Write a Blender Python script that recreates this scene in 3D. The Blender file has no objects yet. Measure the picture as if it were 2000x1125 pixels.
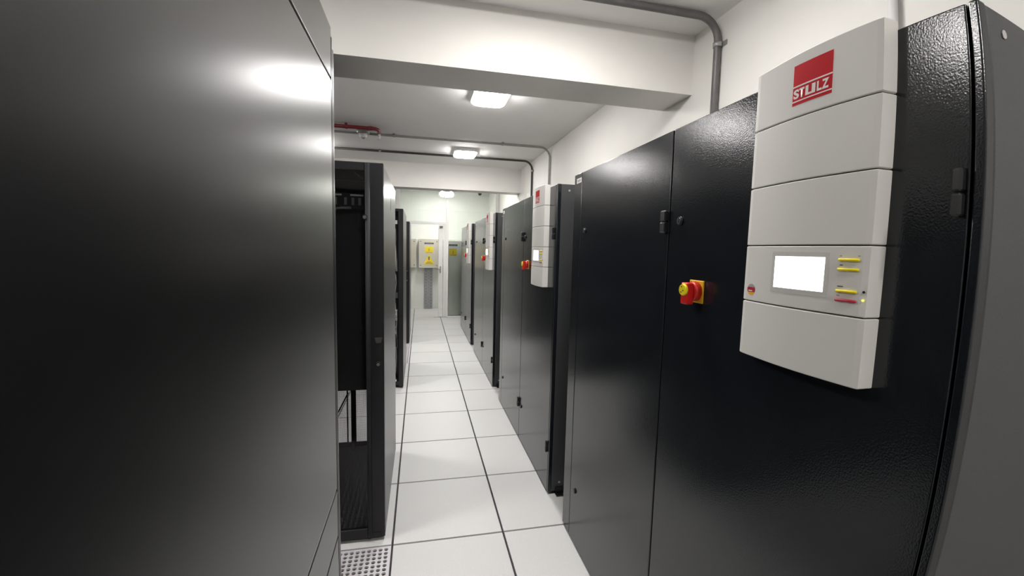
import bpy, bmesh, math, random
from mathutils import Matrix, Vector

sc = bpy.context.scene
col = sc.collection
random.seed(7)

# ------------------------------------------------------------------ camera
# wide phone lens: its measured radial curve (angle against image radius, in half widths) as a fisheye polynomial
YAW, PITCH, ROLL, EYE = -0.217010, -0.090864, 0.023810, 1.577583
LENS = (1.219562, 0.045656, -0.785175, 0.446483)
cam_data = bpy.data.cameras.new('camera')
cam = bpy.data.objects.new('camera', cam_data)
col.objects.link(cam)
sc.camera = cam
fw = Vector((-math.sin(YAW) * math.cos(PITCH), math.cos(YAW) * math.cos(PITCH), math.sin(PITCH)))
r0 = Vector((math.cos(YAW), math.sin(YAW), 0)); u0 = r0.cross(fw)
rt = math.cos(ROLL) * r0 + math.sin(ROLL) * u0
up = -math.sin(ROLL) * r0 + math.cos(ROLL) * u0
cam.matrix_world = Matrix(((rt.x, up.x, -fw.x, 0), (rt.y, up.y, -fw.y, 0), (rt.z, up.z, -fw.z, EYE), (0, 0, 0, 1)))
cam_data.type = 'PANO'
cam_data.panorama_type = 'FISHEYE_LENS_POLYNOMIAL'
cam_data.sensor_fit = 'HORIZONTAL'
cam_data.sensor_width, cam_data.sensor_height = 36.0, 20.25
cam_data.fisheye_fov = math.radians(175)
cam_data.fisheye_polynomial_k0 = 0.0
for i, k in enumerate(LENS):
    setattr(cam_data, 'fisheye_polynomial_k%d' % (i + 1), -k / 18.0 ** (i + 1))
cam_data.clip_start = 0.01

# ------------------------------------------------------------------ world and exposure
w = bpy.data.worlds.new('world'); sc.world = w; w.use_nodes = True
w.node_tree.nodes['Background'].inputs[0].default_value = (0.5, 0.52, 0.55, 1)
w.node_tree.nodes['Background'].inputs[1].default_value = 0.02
sc.view_settings.view_transform = 'Standard'
sc.view_settings.look = 'None'
sc.view_settings.gamma = 1.0
sc.view_settings.use_curve_mapping = False
sc.view_settings.exposure = 0.28
sc.cycles.caustics_reflective = False
LAMP = 62.0           # radiance of the ceiling lamp diffusers
SPOT = 140.0           # radiance of the twin emergency lamp lenses
SCREEN = 2.2

# ------------------------------------------------------------------ materials
MATS = {}
def mat(name, c, rough=0.5, metal=0.0, noise=None, bump=None, spec=0.5, emit=None, rough_var=None):
    """Principled material; noise=(scale, amount) varies the colour, bump=(scale, strength, distance) gives fine relief."""
    if name in MATS: return MATS[name]
    m = bpy.data.materials.new(name); m.use_nodes = True
    nt = m.node_tree; b = nt.nodes['Principled BSDF']
    b.inputs['Base Color'].default_value = (*c, 1)
    b.inputs['Roughness'].default_value = rough
    b.inputs['Metallic'].default_value = metal
    b.inputs['Specular IOR Level'].default_value = spec
    tc = nt.nodes.new('ShaderNodeTexCoord')
    if noise:
        n = nt.nodes.new('ShaderNodeTexNoise'); n.inputs['Scale'].default_value = noise[0]; n.inputs['Detail'].default_value = 4
        nt.links.new(tc.outputs['Object'], n.inputs['Vector'])
        r = nt.nodes.new('ShaderNodeValToRGB')
        a = noise[1]
        r.color_ramp.elements[0].position = 0.3; r.color_ramp.elements[1].position = 0.7
        r.color_ramp.elements[0].color = (*[v * (1 - a) for v in c], 1)
        r.color_ramp.elements[1].color = (*[min(1, v * (1 + a)) for v in c], 1)
        nt.links.new(n.outputs['Fac'], r.inputs['Fac'])
        nt.links.new(r.outputs['Color'], b.inputs['Base Color'])
    if bump:
        n2 = nt.nodes.new('ShaderNodeTexNoise'); n2.inputs['Scale'].default_value = bump[0]; n2.inputs['Detail'].default_value = 2
        nt.links.new(tc.outputs['Object'], n2.inputs['Vector'])
        bp = nt.nodes.new('ShaderNodeBump'); bp.inputs['Strength'].default_value = bump[1]; bp.inputs['Distance'].default_value = bump[2]
        nt.links.new(n2.outputs['Fac'], bp.inputs['Height'])
        nt.links.new(bp.outputs['Normal'], b.inputs['Normal'])
    if emit:
        b.inputs['Emission Color'].default_value = (*emit[0], 1)
        b.inputs['Emission Strength'].default_value = emit[1]
    MATS[name] = m
    return m

def glass(name, tint, gloss=1.0):
    """A thin pane: tinted see-through with a Fresnel reflection."""
    m = bpy.data.materials.new(name); m.use_nodes = True
    nt = m.node_tree; nt.nodes.clear()
    o = nt.nodes.new('ShaderNodeOutputMaterial'); mix = nt.nodes.new('ShaderNodeMixShader')
    t = nt.nodes.new('ShaderNodeBsdfTransparent'); g = nt.nodes.new('ShaderNodeBsdfGlossy')
    f = nt.nodes.new('ShaderNodeFresnel'); f.inputs['IOR'].default_value = 1.45
    mu = nt.nodes.new('ShaderNodeMath'); mu.operation = 'MULTIPLY'; mu.inputs[1].default_value = gloss
    t.inputs['Color'].default_value = (*tint, 1)
    g.inputs['Roughness'].default_value = 0.04
    nt.links.new(f.outputs[0], mu.inputs[0]); nt.links.new(mu.outputs[0], mix.inputs['Fac'])
    nt.links.new(t.outputs[0], mix.inputs[1]); nt.links.new(g.outputs[0], mix.inputs[2])
    nt.links.new(mix.outputs[0], o.inputs['Surface'])
    MATS[name] = m
    return m

WALL = mat('wall_paint', (0.82, 0.80, 0.765), 0.75, noise=(3.0, 0.02), bump=(60, 0.12, 0.002))
CEIL = mat('ceiling_paint', (0.91, 0.90, 0.885), 0.8, noise=(2.5, 0.02), bump=(50, 0.1, 0.002))
ENDWALL = mat('end_wall_paint', (0.83, 0.85, 0.81), 0.75, noise=(3.0, 0.02), bump=(60, 0.12, 0.002))
TILE = [mat('floor_laminate_%d' % i, (0.70 * k, 0.70 * k, 0.69 * k), 0.42, noise=(140, 0.035), spec=0.35) for i, k in enumerate((1.0, 0.985, 1.012))]
JOINT = mat('floor_joint', (0.035, 0.035, 0.04), 0.7, noise=(30, 0.2))
UNIT = mat('anthracite_coat', (0.009, 0.011, 0.014), 0.15, noise=(6, 0.08), bump=(270, 0.26, 0.0010))
UNITSIDE = mat('anthracite_side_coat', (0.050, 0.051, 0.053), 0.45, noise=(200, 0.12), bump=(300, 0.1, 0.0008))
RACK = mat('rack_coat', (0.0055, 0.0055, 0.006), 0.29, noise=(300, 0.15), bump=(700, 0.05, 0.0004))
RACKBLK = mat('rack_black', (0.008, 0.008, 0.010), 0.38, noise=(40, 0.15))
BLACK = mat('black_plastic', (0.008, 0.008, 0.009), 0.4, noise=(80, 0.15))
PANEL = mat('panel_plastic', (0.68, 0.66, 0.63), 0.45, noise=(5, 0.015), bump=(500, 0.05, 0.0004))
GAP = mat('panel_backing', (0.02, 0.02, 0.022), 0.6, noise=(30, 0.1))
RED = mat('logo_red', (0.56, 0.010, 0.018), 0.6, noise=(20, 0.04), spec=0.15)
LOGOWHITE = mat('logo_white', (0.80, 0.74, 0.72), 0.5, noise=(20, 0.02))
YELLOW = mat('button_yellow', (0.80, 0.66, 0.01), 0.35, noise=(30, 0.04))
SWYELLOW = mat('switch_yellow', (0.80, 0.46, 0.015), 0.45, noise=(30, 0.04))
BTNRED = mat('button_red', (0.42, 0.02, 0.05), 0.35, noise=(30, 0.04))
KNOB = mat('knob_red', (0.55, 0.012, 0.010), 0.35, noise=(30, 0.04))
PRINT = mat('print_grey', (0.10, 0.095, 0.09), 0.6, noise=(50, 0.1))
PRINTLT = mat('print_light_grey', (0.34, 0.32, 0.30), 0.6, noise=(50, 0.1))
LED = mat('led_yellow', (0.8, 0.8, 0.1), 0.3, noise=(20, 0.02), emit=((0.9, 0.9, 0.15), 0.8))
SCR = mat('lit_screen', (0.8, 0.8, 0.8), 0.2, noise=(20, 0.02), emit=((0.95, 0.98, 1.0), SCREEN))
STEEL = mat('galvanised_steel', (0.42, 0.42, 0.41), 0.42, metal=0.7, noise=(25, 0.12))
CHROME = mat('lock_chrome', (0.6, 0.6, 0.6), 0.25, metal=1.0, noise=(25, 0.08))
CONDUIT = mat('grey_conduit', (0.14, 0.13, 0.13), 0.45, metal=0.2, noise=(15, 0.12))
CONDUITDK = mat('dark_conduit', (0.035, 0.034, 0.030), 0.5, noise=(15, 0.12))
CONDUITWH = mat('white_conduit', (0.74, 0.72, 0.73), 0.35, noise=(15, 0.04))
REDPIPE = mat('fire_red', (0.17, 0.012, 0.018), 0.4, noise=(15, 0.1))
WHITE = mat('white_plastic', (0.80, 0.80, 0.79), 0.4, noise=(15, 0.02))
ALU = mat('white_aluminium', (0.80, 0.80, 0.78), 0.45, noise=(12, 0.02))
BOX = mat('beige_enclosure', (0.60, 0.575, 0.49), 0.5, noise=(6, 0.03))
TALL = mat('grey_enclosure', (0.80, 0.80, 0.74), 0.4, noise=(5, 0.05))
SIGN = mat('sign_yellow', (0.85, 0.66, 0.01), 0.5, noise=(20, 0.03))
DARKPLATE = mat('name_plate_dark', (0.06, 0.06, 0.06), 0.5, noise=(30, 0.1))
STICKER = mat('white_sticker', (0.75, 0.75, 0.74), 0.6, noise=(30, 0.03))
HOLE = mat('hole_dark', (0.05, 0.05, 0.055), 0.8, noise=(30, 0.1))
DOME = mat('dome_black', (0.02, 0.02, 0.02), 0.1, noise=(30, 0.1))
CABLE = [mat('cable_grey', (0.30, 0.30, 0.30), 0.5, noise=(20, 0.08)), mat('cable_pale', (0.55, 0.55, 0.53), 0.5, noise=(20, 0.08)), mat('cable_black', (0.015, 0.015, 0.015), 0.5, noise=(20, 0.08))]
LAMPMAT = mat('lamp_diffuser', (0.85, 0.85, 0.85), 0.4, noise=(20, 0.01), emit=((1.0, 0.975, 0.95), LAMP))
SPOTMAT = mat('spot_lens', (0.85, 0.85, 0.85), 0.3, noise=(20, 0.01), emit=((0.98, 1.0, 0.93), SPOT))
SMOKED = glass('smoked_glass', (0.80, 0.80, 0.81), 0.8)
GREEN = glass('green_tinted_glass', (0.955, 0.975, 0.96), 1.0)
CLEAR = glass('clear_glass', (0.985, 0.985, 0.98), 0.8)

# ------------------------------------------------------------------ mesh helpers
class MB:
    def __init__(s): s.bm = bmesh.new()
    def box(s, x0, y0, z0, x1, y1, z1, bev=0.0, seg=1):
        bm = s.bm
        vs = [bm.verts.new((x, y, z)) for x in (x0, x1) for y in (y0, y1) for z in (z0, z1)]
        fs = [bm.faces.new([vs[i] for i in q]) for q in ((0, 1, 3, 2), (4, 6, 7, 5), (0, 4, 5, 1), (2, 3, 7, 6), (0, 2, 6, 4), (1, 5, 7, 3))]
        if bev > 0:
            es = list({e for f in fs for e in f.edges})
            r = bmesh.ops.bevel(bm, geom=es, offset=bev, segments=seg, affect='EDGES', profile=0.5)
            if seg > 1:
                for f in r['faces']: f.smooth = True
        return s
    def tube(s, path, r, n=12, caps=True, smooth=True):
        bm = s.bm; P = [Vector(p) for p in path]
        rr = r if isinstance(r, (list, tuple)) else [r] * len(P)
        T = [((P[min(i + 1, len(P) - 1)] - P[max(i - 1, 0)])).normalized() for i in range(len(P))]
        ref = Vector((0, 0, 1)) if abs(T[0].z) < 0.9 else Vector((1, 0, 0))
        a = T[0].cross(ref).normalized(); rings = []
        for i, p in enumerate(P):
            a = (a - T[i] * a.dot(T[i])).normalized(); b = T[i].cross(a)
            rings.append([bm.verts.new(p + rr[i] * (math.cos(t) * a + math.sin(t) * b)) for t in [2 * math.pi * k / n for k in range(n)]])
        for i in range(len(P) - 1):
            for k in range(n):
                f = bm.faces.new((rings[i][k], rings[i][(k + 1) % n], rings[i + 1][(k + 1) % n], rings[i + 1][k])); f.smooth = smooth
        if caps:
            bm.faces.new(rings[0][::-1]); bm.faces.new(rings[-1])
        return s
    def cyl(s, p0, p1, r, n=16, r1=None):
        return s.tube([p0, p1], [r, r if r1 is None else r1], n)
    def prism(s, pts, f0, f1):
        """pts in 2D; f0 and f1 map a 2D point to the two end faces."""
        bm = s.bm
        a = [bm.verts.new(f0(*p)) for p in pts]; b = [bm.verts.new(f1(*p)) for p in pts]
        n = len(pts)
        bm.faces.new(a); bm.faces.new(b[::-1])
        for i in range(n): bm.faces.new((a[i], b[i], b[(i + 1) % n], a[(i + 1) % n]))
        return s
    def loft(s, rings, caps=True, smooth=False):
        bm = s.bm
        R = [[bm.verts.new(p) for p in ring] for ring in rings]
        n = len(R[0])
        for i in range(len(R) - 1):
            for k in range(n):
                f = bm.faces.new((R[i][k], R[i][(k + 1) % n], R[i + 1][(k + 1) % n], R[i + 1][k])); f.smooth = smooth
        if caps:
            bm.faces.new(R[0][::-1]); bm.faces.new(R[-1])
        return s
    def build(s, name, m, parent=None, loc=None):
        bmesh.ops.recalc_face_normals(s.bm, faces=s.bm.faces[:])
        me = bpy.data.meshes.new(name); s.bm.to_mesh(me); s.bm.free()
        me.materials.append(m)
        o = bpy.data.objects.new(name, me); col.objects.link(o)
        if parent: o.parent = parent
        if loc: o.location = loc
        return o

def tag(o, label=None, cat=None, group=None, kind=None):
    if label: o['label'] = label
    if cat: o['category'] = cat
    if group: o['group'] = group
    if kind: o['kind'] = kind
    return o
def thing(name, label, cat, loc=(0, 0, 0), group=None, kind=None):
    o = bpy.data.objects.new(name, None); col.objects.link(o); o.location = loc
    o.empty_display_size = 0.1
    return tag(o, label, cat, group, kind)
def box(name, m, parent, *a, bev=0.0, seg=1):
    return MB().box(*a, bev=bev, seg=seg).build(name, m, parent)
def copy_tree(o, parent=None):
    c = o.copy(); col.objects.link(c); c.parent = parent
    for ch in o.children: copy_tree(ch, c)
    return c
def bend(points, radius, n=8):
    """A path with its inner corners rounded."""
    P = [Vector(p) for p in points]; out = [P[0]]
    for i in range(1, len(P) - 1):
        a = (P[i - 1] - P[i]).normalized(); b = (P[i + 1] - P[i]).normalized()
        A = P[i] + a * radius; B = P[i] + b * radius
        for k in range(n + 1):
            t = math.pi / 2 * k / n
            cen = P[i] + (a + b) * radius
            out.append(cen - b * radius * math.cos(t) - a * radius * math.sin(t))
    out.append(P[-1]); return out

# ------------------------------------------------------------------ room
XL, XW, YF, YB, ZC = -3.142, 1.757, -2.038, 11.05, 3.008
def struct(name, m, label, *a):
    o = box(name, m, None, *a); return tag(o, label, 'structure', kind='structure')
flo = struct('floor', JOINT, 'raised floor of square white tiles with dark joints', XL, YF, -0.12, XW, YB, -0.014)
o = struct('ceiling', CEIL, 'plain off-white ceiling above the aisle', XL - 0.2, YF - 0.2, ZC, XW + 0.2, YB + 0.2, ZC + 0.15)
o = struct('wall_right', WALL, 'off-white wall behind the row of cooling units', XW, YF - 0.2, -0.12, XW + 0.2, YB + 0.2, ZC)
o = struct('wall_left', WALL, 'off-white wall at the far end of the rack rows', XL - 0.2, YF - 0.2, -0.12, XL, YB + 0.2, ZC)
o = struct('wall_back', ENDWALL, 'pale wall carrying the beige enclosures beyond the glass partition', XL, YB, -0.12, XW, YB + 0.2, ZC)
o = struct('wall_front', WALL, 'off-white wall closing the room opposite the glass partition', XL, YF - 0.2, -0.12, XW, YF, ZC)
o = struct('trim_1', WALL, 'deep ceiling beam crossing above the first gap between cooling units', XL, 2.558, 2.631, XW, 2.893, ZC)
o = struct('trim_2', WALL, 'ceiling beam crossing in front of the glass partition', XL, 7.42, 2.596, XW, 7.72, ZC)

# floor tiles, each its own piece
TX, TY, T = -0.142, 2.162, 0.6
def tile_mesh(name, dx, dy):
    mb = MB().box(0.0055, 0.006, -0.014, dx - 0.0055, dy - 0.006, 0.0, bev=0.001)
    return mb
def perforated():
    mb = MB(); bm = mb.bm
    n, pitch, r, m_ = 20, 0.0285, 0.0105, 0.015
    x0 = 0.005; x1 = 0.595
    off = (0.6 - n * pitch) / 2
    seg = 12
    for i in range(n):
        for j in range(n):
            cx = off + (i + 0.5) * pitch; cy = off + (j + 0.5) * pitch; h = pitch / 2
            outer = []
            inner = []
            for k in range(seg):
                a = 2 * math.pi * (k + 0.5) / seg
                c, s_ = math.cos(a), math.sin(a)
                q = h / max(abs(c), abs(s_))
                outer.append((cx + q * c, cy + q * s_)); inner.append((cx + r * c, cy + r * s_))
            O = [bm.verts.new((x, y, 0)) for x, y in outer]; I = [bm.verts.new((x, y, 0)) for x, y in inner]
            D = [bm.verts.new((x, y, -0.010)) for x, y in inner]
            for k in range(seg):
                l = (k + 1) % seg
                bm.faces.new((O[k], O[l], I[l], I[k])); bm.faces.new((I[k], I[l], D[l], D[k]))
            # the four corners of the cell that the 12-sided fan leaves open
            for sx, sy, k in ((1, 1, 1), (-1, 1, 4), (-1, -1, 7), (1, -1, 10)):
                v = bm.verts.new((cx + sx * h, cy + sy * h, 0)); l = (k - 1) % seg
                bm.faces.new((O[l], v, O[k]) if True else None)
    a, b = off, 0.6 - off
    for (u0_, v0, u1, v1) in ((x0, x0, x1, a), (x0, b, x1, x1), (x0, a, a, b), (b, a, x1, b)):
        f = [bm.verts.new(p) for p in ((u0_, v0, 0), (u1, v0, 0), (u1, v1, 0), (u0_, v1, 0))]; bm.faces.new(f)
    # rim walls
    for (p, q) in (((x0, x0), (x1, x0)), ((x1, x0), (x1, x1)), ((x1, x1), (x0, x1)), ((x0, x1), (x0, x0))):
        f = [bm.verts.new(v) for v in ((p[0], p[1], 0), (q[0], q[1], 0), (q[0], q[1], -0.014), (p[0], p[1], -0.014))]; bm.faces.new(f)
    return mb
full = None; perf = None
for n in range(-5, 4):
    for k in range(-7, 15):
        x, y = TX + T * n, TY + T * k
        dx, dy = min(T, XW - x), min(T, YB - y)
        if n == -1 and k in (-2, -1, 6, 7):
            if perf is None:
                bm_ = perforated(); perf = bm_.build('perforated_tile', mat('perforated_steel', (0.66, 0.63, 0.66), 0.45, noise=(120, 0.04)), flo, (x, y, 0))
                tag(perf, 'steel floor tile punched with rows of round holes')
            else:
                c = perf.copy(); col.objects.link(c); c.location = (x, y, 0)
            continue
        if dx > 0.59 and dy > 0.59:
            if full is None:
                full = [tile_mesh('t', T, T).build('floor_tile', TILE[0], flo, (x, y, 0))]
                o = full[0]
                for m_ in TILE[1:]:
                    q = o.data.copy(); q.materials[0] = m_; full.append(q)
            else:
                o = full[0].copy(); col.objects.link(o); o.location = (x, y, 0)
                v = random.randrange(3)
                if v: o.data = full[v]
        else:
            tile_mesh('t', dx, dy).build('floor_tile', TILE[random.randrange(3)], flo, (x, y, 0))

# ------------------------------------------------------------------ cooling units
W_, D_, H_ = 1.74, 0.88, 1.985
SPL = 0.831
PN, PF = 0.147, 0.440                                  # panel: near and far edge
def pt(y):                                             # how far the control panel stands off the door
    s = min(1, max(0, (y - PN) / (PF - PN)))
    return 0.036 + 0.012 * math.sin(math.pi * s)
def plate(mb, y0, y1, z0, z1, e0, e1, n=8):
    """A thin plate that follows the curved panel front."""
    ring = []
    ys = [y0 + (y1 - y0) * i / n for i in range(n + 1)]
    mb.loft([[(-pt(y) - e0, y, z0), (-pt(y) - e1, y, z0), (-pt(y) - e1, y, z1), (-pt(y) - e0, y, z1)] for y in ys])
    return mb
def text_mesh(body, size, offset=0.0):
    cu = bpy.data.curves.new('lettering', 'FONT'); cu.body = body; cu.size = size; cu.offset = offset
    cu.resolution_u = 4
    ob = bpy.data.objects.new('lettering', cu); col.objects.link(ob)
    dg = bpy.context.evaluated_depsgraph_get()
    me = bpy.data.meshes.new_from_object(ob.evaluated_get(dg))
    bpy.data.objects.remove(ob); bpy.data.curves.remove(cu)
    return me
def make_unit():
    u = thing('cooling_unit', '', 'cooling unit')
    b = MB(); b.box(0.024, 0.0, 0.02, D_, W_, H_ - 0.001, bev=0.004); b.build('body', UNITSIDE, u)
    # frame posts at both front corners
    MB().box(0.0, 0.0, 0.012, 0.026, 0.0185, H_, bev=0.004, seg=2).build('frame_post', UNIT, u)
    fp = MB().box(0.0, 1.6325, 0.012, 0.026, W_, H_, bev=0.004, seg=2).build('frame_post', UNIT, u)
    st = box('name_sticker', STICKER, fp, -0.0008, 1.640, 1.935, 0.0002, 1.705, 1.960)
    tag(st, 'small white printed sticker')
    for a in (1.652, 1.668, 1.682): box('sticker_print', PRINTLT, fp, -0.0012, a, 1.942, -0.0007, a + 0.011, 1.953)
    # plinth and feet
    box('plinth', BLACK, u, 0.03, 0.02, 0.0, D_ - 0.02, W_ - 0.02, 0.024)
    for fy in (-0.035, W_ + 0.001):
        fb = MB().box(0.05, fy, 0.0, 0.11, fy + 0.034, 0.008).box(0.05, fy + (0.028 if fy < 0 else 0.0), 0.0, 0.11, fy + (0.034 if fy < 0 else 0.006), 0.05)
        fb.build('floor_bracket', BLACK, u)
    for sx, sz in ((0.075, 1.945), (0.075, 0.08), (0.80, 1.945), (0.80, 0.08)):
        tag(MB().cyl((sx, 0.0005, sz), (sx, -0.003, sz), 0.0075, 12).build('screw', CHROME, u), 'pale round screw head')
    # two doors
    for (y0, y1) in ((0.0225, SPL - 0.003), (SPL + 0.003, 1.629)):
        near = y0 < 0.1
        d = MB().box(0.0, y0, 0.012, 0.022, y1, H_ - 0.002, bev=0.003, seg=2).build('door', UNIT, u)
        hy = (0.026, 0.043) if near else (SPL + 0.002, SPL + 0.034)
        for hz in (0.275, 1.647):
            MB().box(-0.016, hy[0], hz, 0.0, hy[1], hz + 0.0365, bev=0.004).box(-0.016, hy[0], hz + 0.038, 0.0, hy[1], hz + 0.075, bev=0.004).build('hinge', BLACK, d)
        ly = SPL - 0.064 if near else 1.566
        for lz in (0.300, 1.683):
            lk = MB().cyl((0.0, ly, lz), (-0.006, ly, lz), 0.0135, 18).build('lock', BLACK, d)
            MB().cyl((-0.004, ly, lz), (-0.0085, ly, lz), 0.0095, 18).box(-0.0095, ly - 0.0015, lz - 0.006, -0.008, ly + 0.0015, lz + 0.006).build('lock_core', mat('lock_dark', (0.10, 0.10, 0.105), 0.3, metal=0.8, noise=(25, 0.08)), d)
    # rotary main switch
    sw = MB().box(-0.005, 0.632, 1.433, 0.0, 0.697, 1.500, bev=0.0015).build('switch_plate', SWYELLOW, u)
    cy, cz = 0.664, 1.467
    k = MB().cyl((-0.005, cy, cz), (-0.026, cy, cz), 0.029, 28, 0.027)
    k.box(-0.046, cy - 0.016, cz - 0.038, -0.022, cy + 0.016, cz + 0.026, bev=0.003)
    k.build('switch_knob', KNOB, sw)
    MB().cyl((-0.045, cy, cz + 0.005), (-0.052, cy, cz + 0.005), 0.019, 18, 0.016).build('knob_cap', YELLOW, sw)
    for dz, dy in ((0.012, 0.003), (0.001, -0.004), (-0.004, 0.005)):
        MB().box(-0.0528, cy + dy - 0.003, cz + dz, -0.0519, cy + dy + 0.003, cz + dz + 0.0035).build('cap_print', PRINT, sw)
    for dy in (0.690, 0.668):
        box('plate_mark', PRINT, sw, -0.0054, dy - 0.002, 1.4935, -0.0049, dy + 0.001, 1.497)
    # control panel: five curved cover segments over a dark backing
    cp = MB().loft([[(0.0, PN + 0.006, z), (-0.030, PN + 0.006, z), (-0.030, PF - 0.006, z), (0.0, PF - 0.006, z)] for z in (1.345, 1.99)]).build('control_panel', GAP, u)
    tag(cp, 'pale grey control panel of five curved covers')
    zs = [1.338, 1.470, 1.6015, 1.736, 1.868, 2.000]
    N = 28
    for i in range(5):
        z0, z1 = zs[i] + 0.0012, zs[i + 1] - 0.0012
        def ring(z, ins):
            pts = [(0.0, PN + ins, z)]
            for q in range(N + 1):
                y = PN + ins + (PF - PN - 2 * ins) * q / N
                e = 0.0015 if q in (0, N) else 0
                pts.append((-pt(y) + e + ins, y, z))
            pts.append((0.0, PF - ins, z)); return pts
        s = MB().loft([ring(z0, 0.0018), ring(z0 + 0.0018, 0), ring(z1 - 0.0018, 0), ring(z1, 0.0018)])
        s.build('panel_cover', PANEL, cp)
    # logo on the top cover
    y0, y1, z0, z1 = 0.238, 0.327, 1.893, 1.975
    plate(MB(), y0, y1, z0, z1, -0.001, 0.0004).build('logo_field', RED, cp)
    lw = MB()
    h = z1 - z0
    plate(lw, y0, y1, z0 + h * 0.445, z0 + h * 0.480, 0, 0.0007)
    plate(lw, y0, y1, z0 + h * 0.075, z0 + h * 0.105, 0, 0.0007)
    lw.build('logo_stripe', LOGOWHITE, cp)
    def letter_obj(me, u0_, v0, width, height):
        xs = [v.co.x for v in me.vertices]; ys = [v.co.y for v in me.vertices]
        ax, bx_, ay, by = min(xs), max(xs), min(ys), max(ys)
        for v in me.vertices:
            y = u0_ - (v.co.x - ax) / (bx_ - ax) * width                 # reading direction runs towards the near edge
            z = v0 + (v.co.y - ay) / (by - ay) * height
            v.co = (-pt(y) - 0.0009, y, z)
        me.materials.clear(); me.materials.append(LOGOWHITE)
        ob = bpy.data.objects.new('logo_letter', me); col.objects.link(ob); ob.parent = cp
        return ob
    lh = h * 0.235; lv = z0 + h * 0.155; span = (y1 - y0); lx = y1
    for ch, a, wd in (('S', 0.03, 0.155), ('T', 0.19, 0.135), ('L', 0.645, 0.12), ('Z', 0.765, 0.165)):
        letter_obj(text_mesh(ch, 0.03, 0.0012), lx - a * span, lv, wd * span, lh)
    U = MB().prism([(0, 1), (0, 0.0), (1, 0.0), (1, 1), (0.64, 1), (0.64, 0.22), (0.30, 0.22), (0.30, 1)], lambda a, b_: (a, b_, 0), lambda a, b_: (a, b_, 0.01))
    um = bpy.data.meshes.new('letter_u')
    bmu = U.bm
    for f in [f for f in bmu.faces if any(v.co.z > 0.005 for v in f.verts)]: bmu.faces.remove(f)
    for v in [v for v in bmu.verts if not v.link_faces]: bmu.verts.remove(v)
    bmu.to_mesh(um); bmu.free()
    letter_obj(um, lx - 0.355 * span, lv, 0.255 * span, lh)
    # display, buttons, marks and lamps on the display cover
    plate(MB(), 0.216, 0.350, 1.500, 1.588, -0.001, 0.0006).build('screen_bezel', mat('bezel_grey', (0.58, 0.56, 0.535), 0.3, noise=(20, 0.02)), cp)
    plate(MB(), 0.225, 0.341, 1.5105, 1.578, 0.0, 0.0012).build('screen', SCR, cp)
    for z, m in ((1.5745, YELLOW), (1.5565, YELLOW), (1.516, YELLOW), (1.499, BTNRED)):
        y0_, y1_ = 0.163, 0.199
        bt = MB()
        bt.tube([(-pt(y0_) - 0.0005, y0_, z), (-pt(y0_) - 0.002, y0_ + 0.001, z), (-pt(y1_) - 0.002, y1_ - 0.001, z), (-pt(y1_) - 0.0005, y1_, z)], [0.0018, 0.0029, 0.0029, 0.0018], 10)
        bt.build('button', m, cp)
    for a, b_, z, m in ((0.192, 0.197, 1.5635, PRINT), (0.188, 0.198, 1.5235, PRINT), (0.195, 0.198, 1.5805, PRINTLT), (0.163, 0.166, 1.581, PRINTLT), (0.193, 0.198, 1.5065, PRINTLT)):
        plate(MB(), a, b_, z, z + 0.002, 0, 0.0005, 2).build('button_mark', m, cp)
    MB().cyl((-pt(0.152), 0.1515, 1.5175), (-pt(0.152) - 0.001, 0.1515, 1.5175), 0.0024, 10).build('sensor_dot', BLACK, cp)
    MB().cyl((-pt(0.152), 0.1515, 1.5025), (-pt(0.152) - 0.0015, 0.1515, 1.5025), 0.0022, 10).build('indicator_lamp', LED, cp)
    # round badge: grey top, red middle with a pale bar, yellow base
    yc, zc, R = 0.412, 1.4975, 0.0135
    def arc(z_lo, z_hi, m, lift):
        pts = []
        n = 10
        za = [max(-1, min(1, (z_lo + (z_hi - z_lo) * i / n))) for i in range(n + 1)]
        left = [(-math.sqrt(max(0, 1 - z * z)), z) for z in za]; right = [(math.sqrt(max(0, 1 - z * z)), z) for z in za[::-1]]
        pts = [p for i, p in enumerate(left + right)]
        out = []
        for p in pts:
            if not out or (abs(p[0] - out[-1][0]) + abs(p[1] - out[-1][1])) > 1e-6: out.append(p)
        if abs(out[0][0] - out[-1][0]) + abs(out[0][1] - out[-1][1]) < 1e-6: out.pop()
        MB().prism(out, lambda a, b_: (-pt(yc) + 0.001, yc + a * R, zc + b_ * R), lambda a, b_: (-pt(yc + a * R) - lift, yc + a * R, zc + b_ * R)).build('badge', m, cp)
    arc(0.42, 1.0, PRINTLT, 0.0005); arc(-0.45, 0.42, BTNRED, 0.0005); arc(-1.0, -0.45, SWYELLOW, 0.0005)
    box('badge_bar', LOGOWHITE, cp, -pt(yc) - 0.001, yc - 0.008, zc - 0.004, -pt(yc), yc + 0.008, zc - 0.0015)
    return u
XR = 0.812
unit = make_unit()
ranks = ('fourth', 'third', 'second', 'first')
for i, y in enumerate((0.435, 2.462, 4.615, 6.76)):
    u = unit if i == 0 else copy_tree(unit)
    u.location = (XR, y, 0)
    tag(u, ('anthracite double-door cooling unit with pale grey control panel, %s from the glass partition' % ranks[i]) if i < 3 else 'anthracite double-door cooling unit with pale grey control panel, next to the glass partition', 'cooling unit', 'cooling units along the wall')

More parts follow.
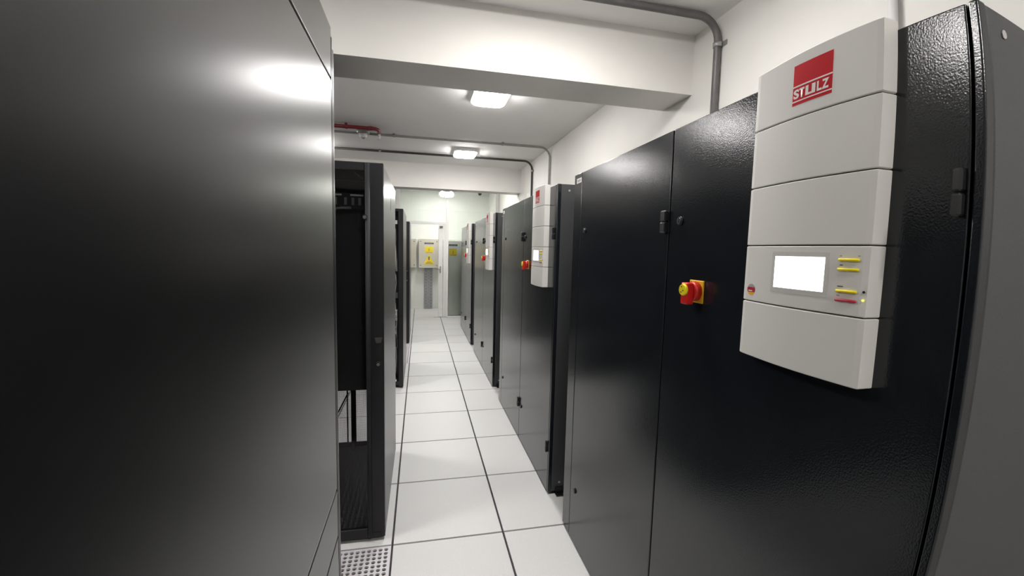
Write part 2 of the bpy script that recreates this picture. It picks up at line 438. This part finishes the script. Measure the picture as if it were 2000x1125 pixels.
# ------------------------------------------------------------------ server racks (their row ends)
RX, RW, RH = -0.182, 0.60, 1.995
def rack_frame(t, depth, h=RH):
    """Local frame: x from 0 (aisle side) to -RW, y from 0 (facing the viewer) to depth."""
    for px in (-0.055, -RW + 0.022):
        for py in (0.045, depth - 0.075):
            MB().box(px, py, 0.05, px + 0.033, py + 0.035, h - 0.03, bev=0.003).build('frame_post', RACKBLK, t)
    MB().box(-RW + 0.003, 0.022, h - 0.032, -0.003, depth - 0.01, h, bev=0.004).build('roof_panel', RACKBLK, t)
    MB().box(-RW + 0.003, 0.022, 0.025, -0.003, depth - 0.01, 0.07, bev=0.004).build('base_frame', RACKBLK, t)
    for px in (-0.07, -RW + 0.07):
        for py in (0.09, depth - 0.09):
            MB().cyl((px, py, 0.0), (px, py, 0.012), 0.022, 14).cyl((px, py, 0.012), (px, py, 0.03), 0.008, 10).build('levelling_foot', BLACK, t)
def side(t, y0, y1, z0, z1, x=0.0, th=0.0185):
    return MB().box(x - th, y0, z0, x, y1, z1, bev=0.0025, seg=2).build('side_panel', RACK, t)

# first row: only the tall side of its end rack shows
t = thing('server_rack', 'tall black server rack showing a full split side panel, fourth row from the glass partition', 'server rack', (RX, -0.115, 0), 'server racks at the row ends')
d1 = 1.10
rack_frame(t, d1, 2.02)
for z0, z1 in ((0.03, 0.915), (0.919, 1.028), (1.032, 1.919), (1.923, 2.024)):
    side(t, 0.004, 1.071, z0, z1)
MB().box(-0.0185, 1.0735, 0.03, 0.0, 1.083, 2.008, bev=0.002).build('corner_post', RACK, t)
dd = MB().box(-RW, 1.085, 0.03, 0.0, 1.101, 1.99, bev=0.004, seg=2).build('door', RACK, t)
MB().box(-0.014, 1.1005, 1.595, 0.0, 1.105, 1.70, bev=0.002).build('hinge', BLACK, dd)
MB().cyl((-0.03, 1.10, 1.66), (-0.03, 1.112, 1.66), 0.009, 12).build('lock', CHROME, dd)
side(t, 0.004, 1.083, 0.03, 2.0, x=-RW + 0.0185)

# second row: smoked glass door facing the viewer
t = thing('server_rack', 'black server rack with a smoked glass door, third row from the glass partition', 'server rack', (RX, 2.21, 0), 'server racks at the row ends')
d2 = 1.02
rack_frame(t, d2)
s_ = side(t, 0.026, d2 - 0.004, 0.022, RH - 0.006)
MB().box(-0.001, 0.522, 1.805, 0.0012, 0.530, 1.878).build('latch_slot', GAP, s_)
side(t, 0.026, d2 - 0.004, 0.022, RH - 0.006, x=-RW + 0.0185)
df = MB()
ST = 0.088
for xa in (-ST, -RW):
    # each stile has a flat outer face and a rounded inner lip
    x0, x1 = xa, xa + ST
    df.box(x0, 0.0, 0.02, x1, 0.022, RH - 0.004, bev=0.003)
df.box(-RW + ST, 0.0, RH - 0.045, -ST, 0.022, RH - 0.004, bev=0.003)
df.box(-RW + ST, 0.0, 0.02, -ST, 0.022, 0.075, bev=0.003)
df = df.build('door_frame', RACKBLK, t)
MB().tube([(-ST + 0.012, -0.003, 0.03), (-ST + 0.012, -0.003, RH - 0.01)], 0.012, 14).build('door_grip', mat('grip_black', (0.014, 0.014, 0.016), 0.6, noise=(40, 0.15), spec=0.3), df)
MB().box(-RW + ST - 0.005, 0.010, 0.068, -ST + 0.005, 0.015, RH - 0.035).build('door_glass', SMOKED, df)
MB().box(-0.080, -0.002, 0.048, -0.020, 0.0, 0.051).build('kick_edge', RACK, df)
for lx, lz in ((-0.028, 0.975), (-0.088, 1.722)):
    lk = MB().cyl((lx, 0.002, lz), (lx, -0.016, lz), 0.0125, 18).build('lock', BLACK, df)
    tag(MB().cyl((lx, -0.015, lz), (lx, -0.0175, lz), 0.008, 16).build('lock_core', CHROME, df), 'chrome key cylinder')
MB().prism([(-0.045, 1.112), (-0.008, 1.112), (-0.015, 1.085), (-0.038, 1.085)], lambda a, b_: (a, 0.001, b_), lambda a, b_: (a, -0.005, b_)).build('latch', mat('latch_grey', (0.05, 0.05, 0.05), 0.4, noise=(30, 0.1)), df)
# what the glass shows
for px in (-0.075, -RW + 0.045):
    MB().box(px, 0.11, 0.07, px + 0.03, 0.14, RH - 0.03).build('mounting_rail', RACKBLK, t)
MB().box(-RW + 0.05, 0.135, 0.795, -0.03, 0.14, 1.79).box(-0.31, 0.12, 0.795, -0.26, 0.135, 1.75).build('blanking_panel', mat('blank_panel', (0.045, 0.045, 0.048), 0.5, noise=(8, 0.15)), t)
pp = MB().box(-RW + 0.06, 0.09, 1.765, -0.045, 0.14, 1.85, bev=0.002).build('cable_manager', RACKBLK, t)
for a, b_ in ((-0.265, -0.212), (-0.170, -0.105), (-0.40, -0.31)):
    MB().box(a, 0.086, 1.834, b_, 0.091, 1.842).build('pale_strip', STICKER, pp)
for a in (-0.248, -0.200, -0.164, -0.131, -0.30, -0.345):
    MB().box(a, 0.086, 1.788, a + 0.013, 0.091, 1.825).build('cable_ring', mat('ring_grey', (0.26, 0.26, 0.26), 0.5, noise=(30, 0.08)), pp)
MB().tube([(-0.25, 0.075, 1.762), (-0.21, 0.072, 1.770), (-0.165, 0.075, 1.772)], 0.007, 8).build('cable', CABLE[0], t)
MB().box(-RW + 0.06, 0.10, 1.915, -0.045, 0.13, 1.917).build('shelf_edge', RACK, t)
br = MB()
for i in range(5):
    br.box(-0.150 + i * 0.009, 0.09, 1.945 - i * 0.006, -0.144 + i * 0.009, 0.094, 1.955 - i * 0.006)
tag(br.build('brush_tuft', CABLE[0], t), kind='stuff')
# rear: two posts, a slanting strap and a fine mesh door below
for a, wd in ((-0.315, 0.034), (-0.345, 0.008)):
    MB().box(a, d2 - 0.06, 0.09, a + wd, d2 - 0.045, 0.90).build('rear_post', RACKBLK, t)
MB().tube([(-0.335, d2 - 0.05, 0.50), (-0.41, d2 - 0.05, 0.35)], 0.005, 8).build('strap', BLACK, t)
MB().box(-0.310, d2 - 0.075, 0.07, -0.292, d2 - 0.068, 0.115).build('cable_tag', STICKER, t)
ms = MB()
xa, xb, za, zb = -RW + 0.05, -0.05, 0.10, 0.52
nv = int((xb - xa) / 0.008); nh = int((zb - za) / 0.008)
yy = d2 - 0.012
for i in range(nv + 1):
    x = xa + (xb - xa) * i / nv; ms.box(x - 0.0005, yy, za, x + 0.0005, yy + 0.001, zb)
for i in range(nh + 1):
    z = za + (zb - za) * i / nh; ms.box(xa, yy, z - 0.0005, xb, yy + 0.001, z + 0.0005)
tag(ms.build('mesh_screen', RACKBLK, t), kind='stuff')
MB().box(-RW + 0.02, d2 - 0.016, 0.515, -0.02, d2 - 0.006, RH - 0.03).box(-RW + 0.02, d2 - 0.016, 0.07, -0.02, d2 - 0.006, 0.102).build('rear_panel', RACKBLK, t)

# third row: open cabled side facing the viewer
t = thing('server_rack', 'open black server rack with loose cabling, second row from the glass partition', 'server rack', (RX, 4.725, 0), 'server racks at the row ends')
d3 = 1.03
rack_frame(t, d3)
side(t, 0.006, d3 - 0.004, 0.022, RH - 0.006); side(t, 0.006, d3 - 0.004, 0.022, RH - 0.006, x=-RW + 0.0185)
MB().box(-0.050, 0.0, 0.022, -0.001, 0.044, RH - 0.002, bev=0.004, seg=2).build('door_stile', RACKBLK, t)
MB().box(-RW + 0.06, 0.20, 0.06, -0.05, 0.21, RH - 0.05).build('inner_panel', RACKBLK, t)
MB().box(-RW + 0.06, 0.17, 1.0, -0.065, 0.20, 1.06, bev=0.002).build('patch_panel', mat('patch_grey', (0.14, 0.14, 0.145), 0.45, noise=(30, 0.1)), t)
MB().box(-RW + 0.06, 0.17, 0.42, -0.065, 0.20, 0.52, bev=0.002).build('patch_panel', MATS['patch_grey'], t)
rnd = random.Random(3)
for i in range(9):
    zz = [1.80, 1.62, 1.30, 1.02, 0.98, 0.90, 0.70, 0.62, 0.48][i]
    a = -0.108 + rnd.uniform(-0.012, 0.006)
    path = [(a - 0.03, 0.17, zz), (a, 0.10, zz + 0.01), (a + 0.025, 0.07, zz - 0.03), (a + 0.03, 0.08, zz - 0.12), (a + 0.02, 0.12, zz - 0.18 - rnd.uniform(0, 0.15)), (a, 0.16, zz - 0.4)]
    path = [(x, y, max(0.09, z)) for x, y, z in path]
    MB().tube(path, 0.0055 if i else 0.009, 8).build('cable', CABLE[(0, 1, 0, 1, 1, 1, 0, 2, 0)[i]], t)
MB().tube([(-0.105, 0.13, 1.72), (-0.092, 0.11, 1.58), (-0.078, 0.105, 1.42), (-0.074, 0.105, 1.31)], 0.014, 10).build('cable_bundle', CABLE[0], t)
for i in range(6):
    MB().box(-0.105, 0.06, 0.86 - i * 0.02, -0.068, 0.17, 0.872 - i * 0.02).build('plug', CABLE[1], t)
MB().box(-0.11, 0.05, 1.83, -0.065, 0.06, 1.87).build('cable_label', STICKER, t)
MB().box(-0.11, 0.02, 0.075, -0.075, 0.06, 0.088).build('cable_label', STICKER, t)

# fourth row: closed perforated door
t = thing('server_rack', 'black server rack with a closed flat door, in the row next to the glass partition', 'server rack', (RX + 0.012, 6.98, 0), 'server racks at the row ends')
rack_frame(t, 1.03)
side(t, 0.024, 1.026, 0.022, RH - 0.006); side(t, 0.024, 1.026, 0.022, RH - 0.006, x=-RW + 0.0185)
dr = MB().box(-RW, 0.0, 0.02, 0.0, 0.02, RH - 0.004, bev=0.004, seg=2).build('door', RACKBLK, t)
MB().box(-0.05, -0.014, 1.02, -0.028, 0.0, 1.17, bev=0.003).build('handle', BLACK, dr)
for lz in (1.045, 1.20): tag(MB().cyl((-0.039, 0, lz), (-0.039, -0.017, lz), 0.009, 12).build('lock', CHROME, dr), 'chrome key cylinder')

# unseen racks added behind the row ends to darken reflections in the cooling units
rows = [o for o in col.objects if o.get('category') == 'server rack']
kinds = ('tall split-panel black server rack', 'black server rack with smoked glass door', 'open cabled black server rack', 'flat-door black server rack')
where = ('fourth row from glass partition', 'third row from glass partition', 'second row from glass partition', 'row next to glass partition')
for i, o in enumerate(rows):
    for n, nth in ((1, 'second'), (2, 'third'), (3, 'fourth')):
        c = copy_tree(o); c.location.x -= n * (RW + 0.003)
        tag(c, 'unseen %s, %s along %s' % (kinds[i], nth, where[i]), 'server rack', 'unseen racks added inside the rows')

# ------------------------------------------------------------------ ceiling lamps
def rounded(cx, cy, hx, hy, r, n=6):
    pts = []
    for sx, sy, a0 in ((1, 1, 0), (-1, 1, 90), (-1, -1, 180), (1, -1, 270)):
        for k in range(n + 1):
            a = math.radians(a0 + 90 * k / n)
            pts.append((cx + sx * (hx - r) + r * math.cos(a), cy + sy * (hy - r) + r * math.sin(a)))
    return pts
def lamp():
    L = thing('ceiling_light', '', 'ceiling light')
    def rg(hx, hy, r, z): return [(x, y, z) for x, y in rounded(0, 0, hx, hy, r)]
    MB().loft([rg(0.168, 0.212, 0.075, 0.0), rg(0.168, 0.212, 0.075, -0.042), rg(0.164, 0.208, 0.073, -0.048)], smooth=False).build('housing', WHITE, L)
    MB().loft([rg(0.160, 0.204, 0.071, -0.048), rg(0.156, 0.200, 0.071, -0.059), rg(0.142, 0.186, 0.066, -0.069), rg(0.10, 0.14, 0.045, -0.074)], smooth=True).build('diffuser', LAMPMAT, L)
    return L
lamp0 = lamp()
for i, (x, y, lab) in enumerate(((0.62, 3.93, 'rounded white ceiling light just past the deep beam'), (0.635, 6.30, 'rounded white ceiling light in line with the dark conduit'),
                                 (0.62, 1.72, 'rounded white ceiling light in front of the deep beam'), (0.62, -0.90, 'rounded white ceiling light behind the first cooling unit'),
                                 (0.62, 8.25, 'added unseen rounded white ceiling light between second beam and glass partition'), (0.45, 10.0, 'rounded white ceiling light beyond the glass partition'),  # lamp past the second beam is unseen, added to brighten the far end
                                 (-1.55, 1.72, 'rounded white ceiling light over the racks, in front of the deep beam'), (-1.55, 3.93, 'rounded white ceiling light over the racks, just past the deep beam'),
                                 (-1.55, 6.30, 'rounded white ceiling light over the racks, in line with the dark conduit'))):
    o = lamp0 if i == 0 else copy_tree(lamp0)
    o.location = (x, y, ZC); tag(o, lab, 'ceiling light', 'ceiling lights above the aisle')

# ------------------------------------------------------------------ conduits
def clamp(parent, p, axis, r, wall):
    """A saddle clamp: a band around the pipe and two ears on the surface behind it (axis: pipe direction; wall: direction to the surface)."""
    p = Vector(p); ax = Vector(axis); wl = Vector(wall); sd = ax.cross(wl)
    mb = MB()
    mb.tube([p - ax * 0.015, p + ax * 0.015], r + 0.005, 12)
    a = p + wl * (r - 0.001)
    e0 = a - sd * (r + 0.034) - ax * 0.014; e1 = a + sd * (r + 0.034) + ax * 0.014 + wl * 0.005
    lo = [min(e0[i], e1[i]) for i in range(3)]; hi = [max(e0[i], e1[i]) for i in range(3)]
    mb.box(*lo, *hi)
    return mb.build('clamp', STEEL, parent)
def conduit(name, label, m, y, yv, r, x0, zb, clamps, wclamps):
    z = ZC - r - 0.005; xw = XW - r - 0.005
    t = thing(name, label, 'conduit', (0, 0, 0), 'conduits on ceiling and wall')
    P = bend([(x0, y, z), (xw, y, z), (xw, yv, zb)] if y == yv else [(x0, y, z), (xw, y, z), (xw, y, zb)], 0.13)
    MB().tube(P, r, 14).build('pipe', m, t)
    for cx in clamps: clamp(t, (cx, y, z), (1, 0, 0), r, (0, 0, 1))
    for cz in wclamps: clamp(t, (xw, y, cz), (0, 0, 1), r, (1, 0, 0))
    return t
conduit('conduit', 'thick grey conduit bending down the wall in front of the deep beam', CONDUIT, 2.295, 2.295, 0.021, XL, 1.2, (-1.9, -0.4), (2.83, 2.0))
conduit('conduit', 'pale steel conduit crossing the ceiling below the red pipe', mat('pale_conduit', (0.36, 0.35, 0.335), 0.45, metal=0.2, noise=(15, 0.1)), 5.67, 5.67, 0.014, XL, 1.2, (-1.6, -0.335, 1.07), (2.1,))
conduit('conduit', 'black conduit running along the ceiling behind the second ceiling light', CONDUITDK, 6.60, 6.60, 0.0155, XL, 1.2, (-1.7, -0.59), (2.84,))
t = thing('conduit', 'white upright conduit behind the fourth cooling unit from the glass partition', 'conduit', (0, 0, 0), 'conduits on ceiling and wall')
MB().tube([(XW - 0.025, 1.26, ZC), (XW - 0.025, 1.26, 1.2)], 0.018, 14).build('pipe', CONDUITWH, t)
clamp(t, (XW - 0.025, 1.26, 2.75), (0, 0, 1), 0.018, (1, 0, 0))

# red fire pipe with a nozzle, and the detector on its junction box
t = thing('fire_pipe', 'dark red fire pipe ending in a small nozzle on the ceiling', 'pipe')
zr = ZC - 0.042
MB().tube(bend([(XL, 5.315, zr), (-0.50, 5.315, zr), (-0.50, 5.51, zr)], 0.07), 0.021, 14).build('pipe', REDPIPE, t)
MB().tube([(-0.56, 5.315, zr), (-0.60, 5.315, zr)], 0.0245, 14).build('coupling', REDPIPE, t)
for cx in (-0.85, -1.9):
    c = clamp(t, (cx, 5.315, zr), (1, 0, 0), 0.021, (0, 0, 1)); c.data.materials[0] = REDPIPE
    MB().box(cx - 0.008, 5.31, zr + 0.02, cx + 0.008, 5.32, ZC).build('hanger', REDPIPE, t)
nz = MB().cyl((-0.50, 5.50, zr + 0.005), (-0.50, 5.50, zr - 0.035), 0.014, 14).cyl((-0.50, 5.50, zr - 0.035), (-0.50, 5.50, zr - 0.075), 0.020, 14, 0.009).build('nozzle', WHITE, t)
MB().cyl((-0.50, 5.50, zr - 0.075), (-0.50, 5.50, zr - 0.08), 0.024, 14).build('deflector', WHITE, t)
t = thing('smoke_detector', 'round pale smoke detector under a junction box on the ceiling', 'smoke detector', (-0.695, 5.572, ZC))
MB().cyl((0, 0, 0), (0, 0, -0.045), 0.076, 24).build('junction_box', STEEL, t)
MB().cyl((0, 0, -0.045), (0, 0, -0.065), 0.052, 24).cyl((0, 0, -0.065), (0, 0, -0.095), 0.050, 24, 0.036).build('sensor_body', WHITE, t)
MB().cyl((0, 0, -0.095), (0, 0, -0.108), 0.020, 16, 0.012).build('sensor_tip', mat('sensor_grey', (0.25, 0.25, 0.25), 0.5, noise=(30, 0.1)), t)

# ------------------------------------------------------------------ glass partition and its door
PY = 9.62
wn = thing('window_1', 'full-height glass partition with white aluminium posts', 'partition', (0, 0, 0), kind='structure')
def member(name, x0, x1, z0, z1, y0=PY, y1=PY + 0.06, parent=wn, m=ALU):
    return MB().box(x0, y0, z0, x1, y1, z1, bev=0.003).build(name, m, parent)
member('post', 0.563, 0.621, 0.0, ZC); member('post', -0.52, -0.445, 0.0, ZC); member('post', 1.70, XW, 0.0, ZC); member('post', -2.0, -1.94, 0.0, ZC)
for a, b_ in ((0.621, 1.70), (-0.445, 0.563), (-1.94, -0.52)):
    member('head_rail', a, b_, ZC - 0.05, ZC)
member('sill_rail', 0.621, 1.70, 0.0, 0.025); member('sill_rail', -1.94, -0.52, 0.0, 0.025)
member('transom', -0.445, 0.563, 2.108, 2.165)
for x0, x1, z0, z1 in ((0.621, 1.70, 0.025, ZC - 0.05), (-0.445, 0.563, 2.165, ZC - 0.05), (-1.94, -0.52, 0.025, ZC - 0.05)):
    MB().box(x0, PY + 0.026, z0, x1, PY + 0.034, z1).build('glass_pane', GREEN, wn)
dn = thing('door_1', 'glass door with a white stile and lever in the partition', 'door', (0, 0, 0), kind='structure')
member('jamb', 0.508, 0.5625, 0.0, 2.107, parent=dn)
st = member('stile', 0.402, 0.494, 0.012, 2.095, PY + 0.01, PY + 0.05, dn)
member('stile', -0.44, -0.36, 0.012, 2.095, PY + 0.01, PY + 0.05, dn)
MB().box(-0.36, PY + 0.026, 0.012, 0.402, PY + 0.034, 2.095).build('glass_pane', CLEAR, dn)
MB().box(0.432, PY - 0.008, 1.02, 0.462, PY + 0.01, 1.17, bev=0.002).tube([(0.447, PY - 0.008, 1.10), (0.447, PY - 0.035, 1.10), (0.36, PY - 0.035, 1.10)], 0.008, 10).build('lever_handle', STEEL, dn)
MB().box(0.425, PY - 0.012, 2.03, 0.494, PY + 0.01, 2.075, bev=0.002).build('door_stop', CONDUIT, dn)
o = MB().box(0.300, PY - 0.012, 0.0004, 0.61, PY - 0.001, 0.004).build('threshold_strip', CONDUIT, dn)

# twin emergency lamp on the post
t = thing('emergency_light', 'twin-head emergency light, lit, at the top of the partition post', 'emergency light', (0.567, PY, 2.77))
MB().box(-0.045, -0.05, -0.075, 0.045, 0.0, 0.075, bev=0.006, seg=2).build('body', WHITE, t)
for sx in (-1, 1):
    hd = MB().tube([(sx * 0.092, 0.0 - 0.01, 0.01), (sx * 0.092, -0.03, 0.01), (sx * 0.092, -0.07, 0.008)], [0.038, 0.064, 0.067], 20).build('lamp_head', WHITE, t)
    MB().tube([(sx * 0.092, -0.0685, 0.008), (sx * 0.092, -0.078, 0.008)], [0.062, 0.055], 20).build('lens', SPOTMAT, hd)
    MB().tube([(sx * 0.035, -0.03, 0.012), (sx * 0.06, -0.03, 0.012)], 0.010, 10).build('swivel', WHITE, t)

# dome camera hanging from the ceiling in the end room
t = thing('dome_camera', 'small black dome camera on the ceiling beyond the glass partition', 'camera', (1.47, 10.72, ZC))
MB().cyl((0, 0, 0), (0, 0, -0.025), 0.058, 20).build('base', WHITE, t)
MB().tube([(0, 0, -0.025), (0, 0, -0.045), (0, 0, -0.065), (0, 0, -0.078)], [0.048, 0.045, 0.032, 0.010], 20).build('dome', DOME, t)

# ------------------------------------------------------------------ electrical enclosures
BOLT = [(0.10, 1.0), (-0.30, 0.05), (0.02, 0.10), (-0.14, -0.55), (-0.30, -0.50), (0.0, -1.0), (0.22, -0.42), (0.06, -0.50), (0.34, 0.28), (0.02, 0.22)]
def signage(t, xc, zt, y, tri=True, k=1.0):
    """Dark name plate, yellow shock-hazard plate and, below, a yellow warning triangle."""
    np_ = box('name_plate', DARKPLATE, t, xc - 0.115 * k, y - 0.003, zt - 0.125, xc + 0.115 * k, y, zt - 0.085)
    p = MB()
    for i, (a, b_) in enumerate(((-0.085, -0.055), (-0.05, -0.025), (-0.02, 0.005), (0.02, 0.045), (0.05, 0.08))):
        p.box(xc + a * k, y - 0.0036, zt - 0.112, xc + b_ * k, y - 0.003, zt - 0.098)
    p.build('plate_print', PRINTLT, np_)
    ws = box('hazard_plate', SIGN, t, xc - 0.100 * k, y - 0.003, zt - 0.345, xc + 0.100 * k, y, zt - 0.185)
    MB().prism([(xc + a * 0.045 * k, zt - 0.262 + b_ * 0.05) for a, b_ in BOLT], lambda a, b_: (a, y - 0.0030, b_), lambda a, b_: (a, y - 0.0045, b_)).build('bolt_symbol', PRINT, ws)
    box('plate_print', mat('print_brown', (0.30, 0.20, 0.02), 0.6, noise=(30, 0.1)), ws, xc - 0.07 * k, y - 0.0036, zt - 0.338, xc + 0.07 * k, y - 0.003, zt - 0.328)
    if tri:
        wt = MB().prism([(xc - 0.140, zt - 0.635), (xc + 0.140, zt - 0.635), (xc + 0.012, zt - 0.395), (xc - 0.012, zt - 0.395)], lambda a, b_: (a, y, b_), lambda a, b_: (a, y - 0.003, b_)).build('warning_triangle', SIGN, t)
        MB().prism([(xc - 0.020, zt - 0.44), (xc + 0.020, zt - 0.44), (xc + 0.016, zt - 0.50), (xc + 0.006, zt - 0.535), (xc - 0.006, zt - 0.535), (xc - 0.016, zt - 0.50)], lambda a, b_: (a, y - 0.003, b_), lambda a, b_: (a, y - 0.0045, b_)).build('bolt_symbol', PRINT, wt)
        for hw, z in ((0.05, 0.575), (0.085, 0.605)):
            box('plate_print', MATS['print_brown'], wt, xc - hw, y - 0.0036, zt - z - 0.008, xc + hw, y - 0.003, zt - z + 0.008)
def enclosure(label, x0, x1, z0, z1, yf, signs=True, lock=None):
    t = thing('electrical_enclosure', label, 'enclosure', (0, 0, 0), 'wall enclosures beyond the partition')
    MB().box(x0, yf + 0.02, z0, x1, YB, z1, bev=0.004).build('body', BOX, t)
    MB().box(x0 - 0.004, yf, z0 - 0.004, x1 + 0.004, yf + 0.018, z1 + 0.004, bev=0.004, seg=2).build('door', BOX, t)
    for sx in (x0 + 0.045, x1 - 0.045):
        for sz in (z0 + 0.06, z1 - 0.06):
            MB().cyl((sx, yf, sz), (sx, yf - 0.006, sz), 0.013, 12).build('screw', PRINT, t)
    if lock: MB().cyl((lock[0], yf, lock[1]), (lock[0], yf - 0.008, lock[1]), 0.018, 14).build('lock', BLACK, t)
    return t
bA = enclosure('beige wall enclosure with yellow hazard plate and triangle, above the perforated trunking', -0.036, 0.455, 1.075, 1.797, 10.85)
signage(bA, 0.215, 1.797, 10.85)
enclosure('plain beige wall enclosure beside the one with the yellow triangle', -0.60, -0.108, 1.08, 1.79, 10.85)
enclosure('beige wall enclosure with a black lock, behind the partition post', 0.53, 1.02, 1.205, 1.792, 10.85, lock=(0.608, 1.498))
t = thing('cable_trunking', 'perforated grey upright cable trunking below the beige enclosure', 'trunking')
TR = mat('trunking_grey', (0.30, 0.31, 0.33), 0.45, metal=0.3, noise=(15, 0.1))
MB().box(0.108, YB - 0.06, 0.0, 0.312, YB, 1.07, bev=0.003).build('channel', TR, t)
for i in range(13):
    for xx in (0.140, 0.205, 0.262):
        MB().box(xx, YB - 0.0615, 0.05 + i * 0.077, xx + 0.018, YB - 0.0595, 0.075 + i * 0.077).build('slot', PRINT, t) if xx != 0.205 else MB().box(xx - 0.003, YB - 0.0612, 0.088 + i * 0.077, xx + 0.012, YB - 0.0595, 0.098 + i * 0.077).build('slot', PRINT, t)
# tall cabinet just behind the fixed pane
t = thing('electrical_cabinet', 'tall grey floor-standing electrical cabinet behind the fixed glass pane', 'cabinet', (0, 0, 0))
MB().box(0.575, PY + 0.09, 0.02, 1.16, PY + 0.39, 1.757, bev=0.004).box(0.59, PY + 0.11, 0.0, 1.145, PY + 0.37, 0.02).build('body', TALL, t)
MB().box(0.575, PY + 0.07, 0.03, 1.16, PY + 0.088, 1.752, bev=0.004, seg=2).build('door', TALL, t)
signage(t, 0.735, 1.757, PY + 0.07, tri=False, k=0.85)
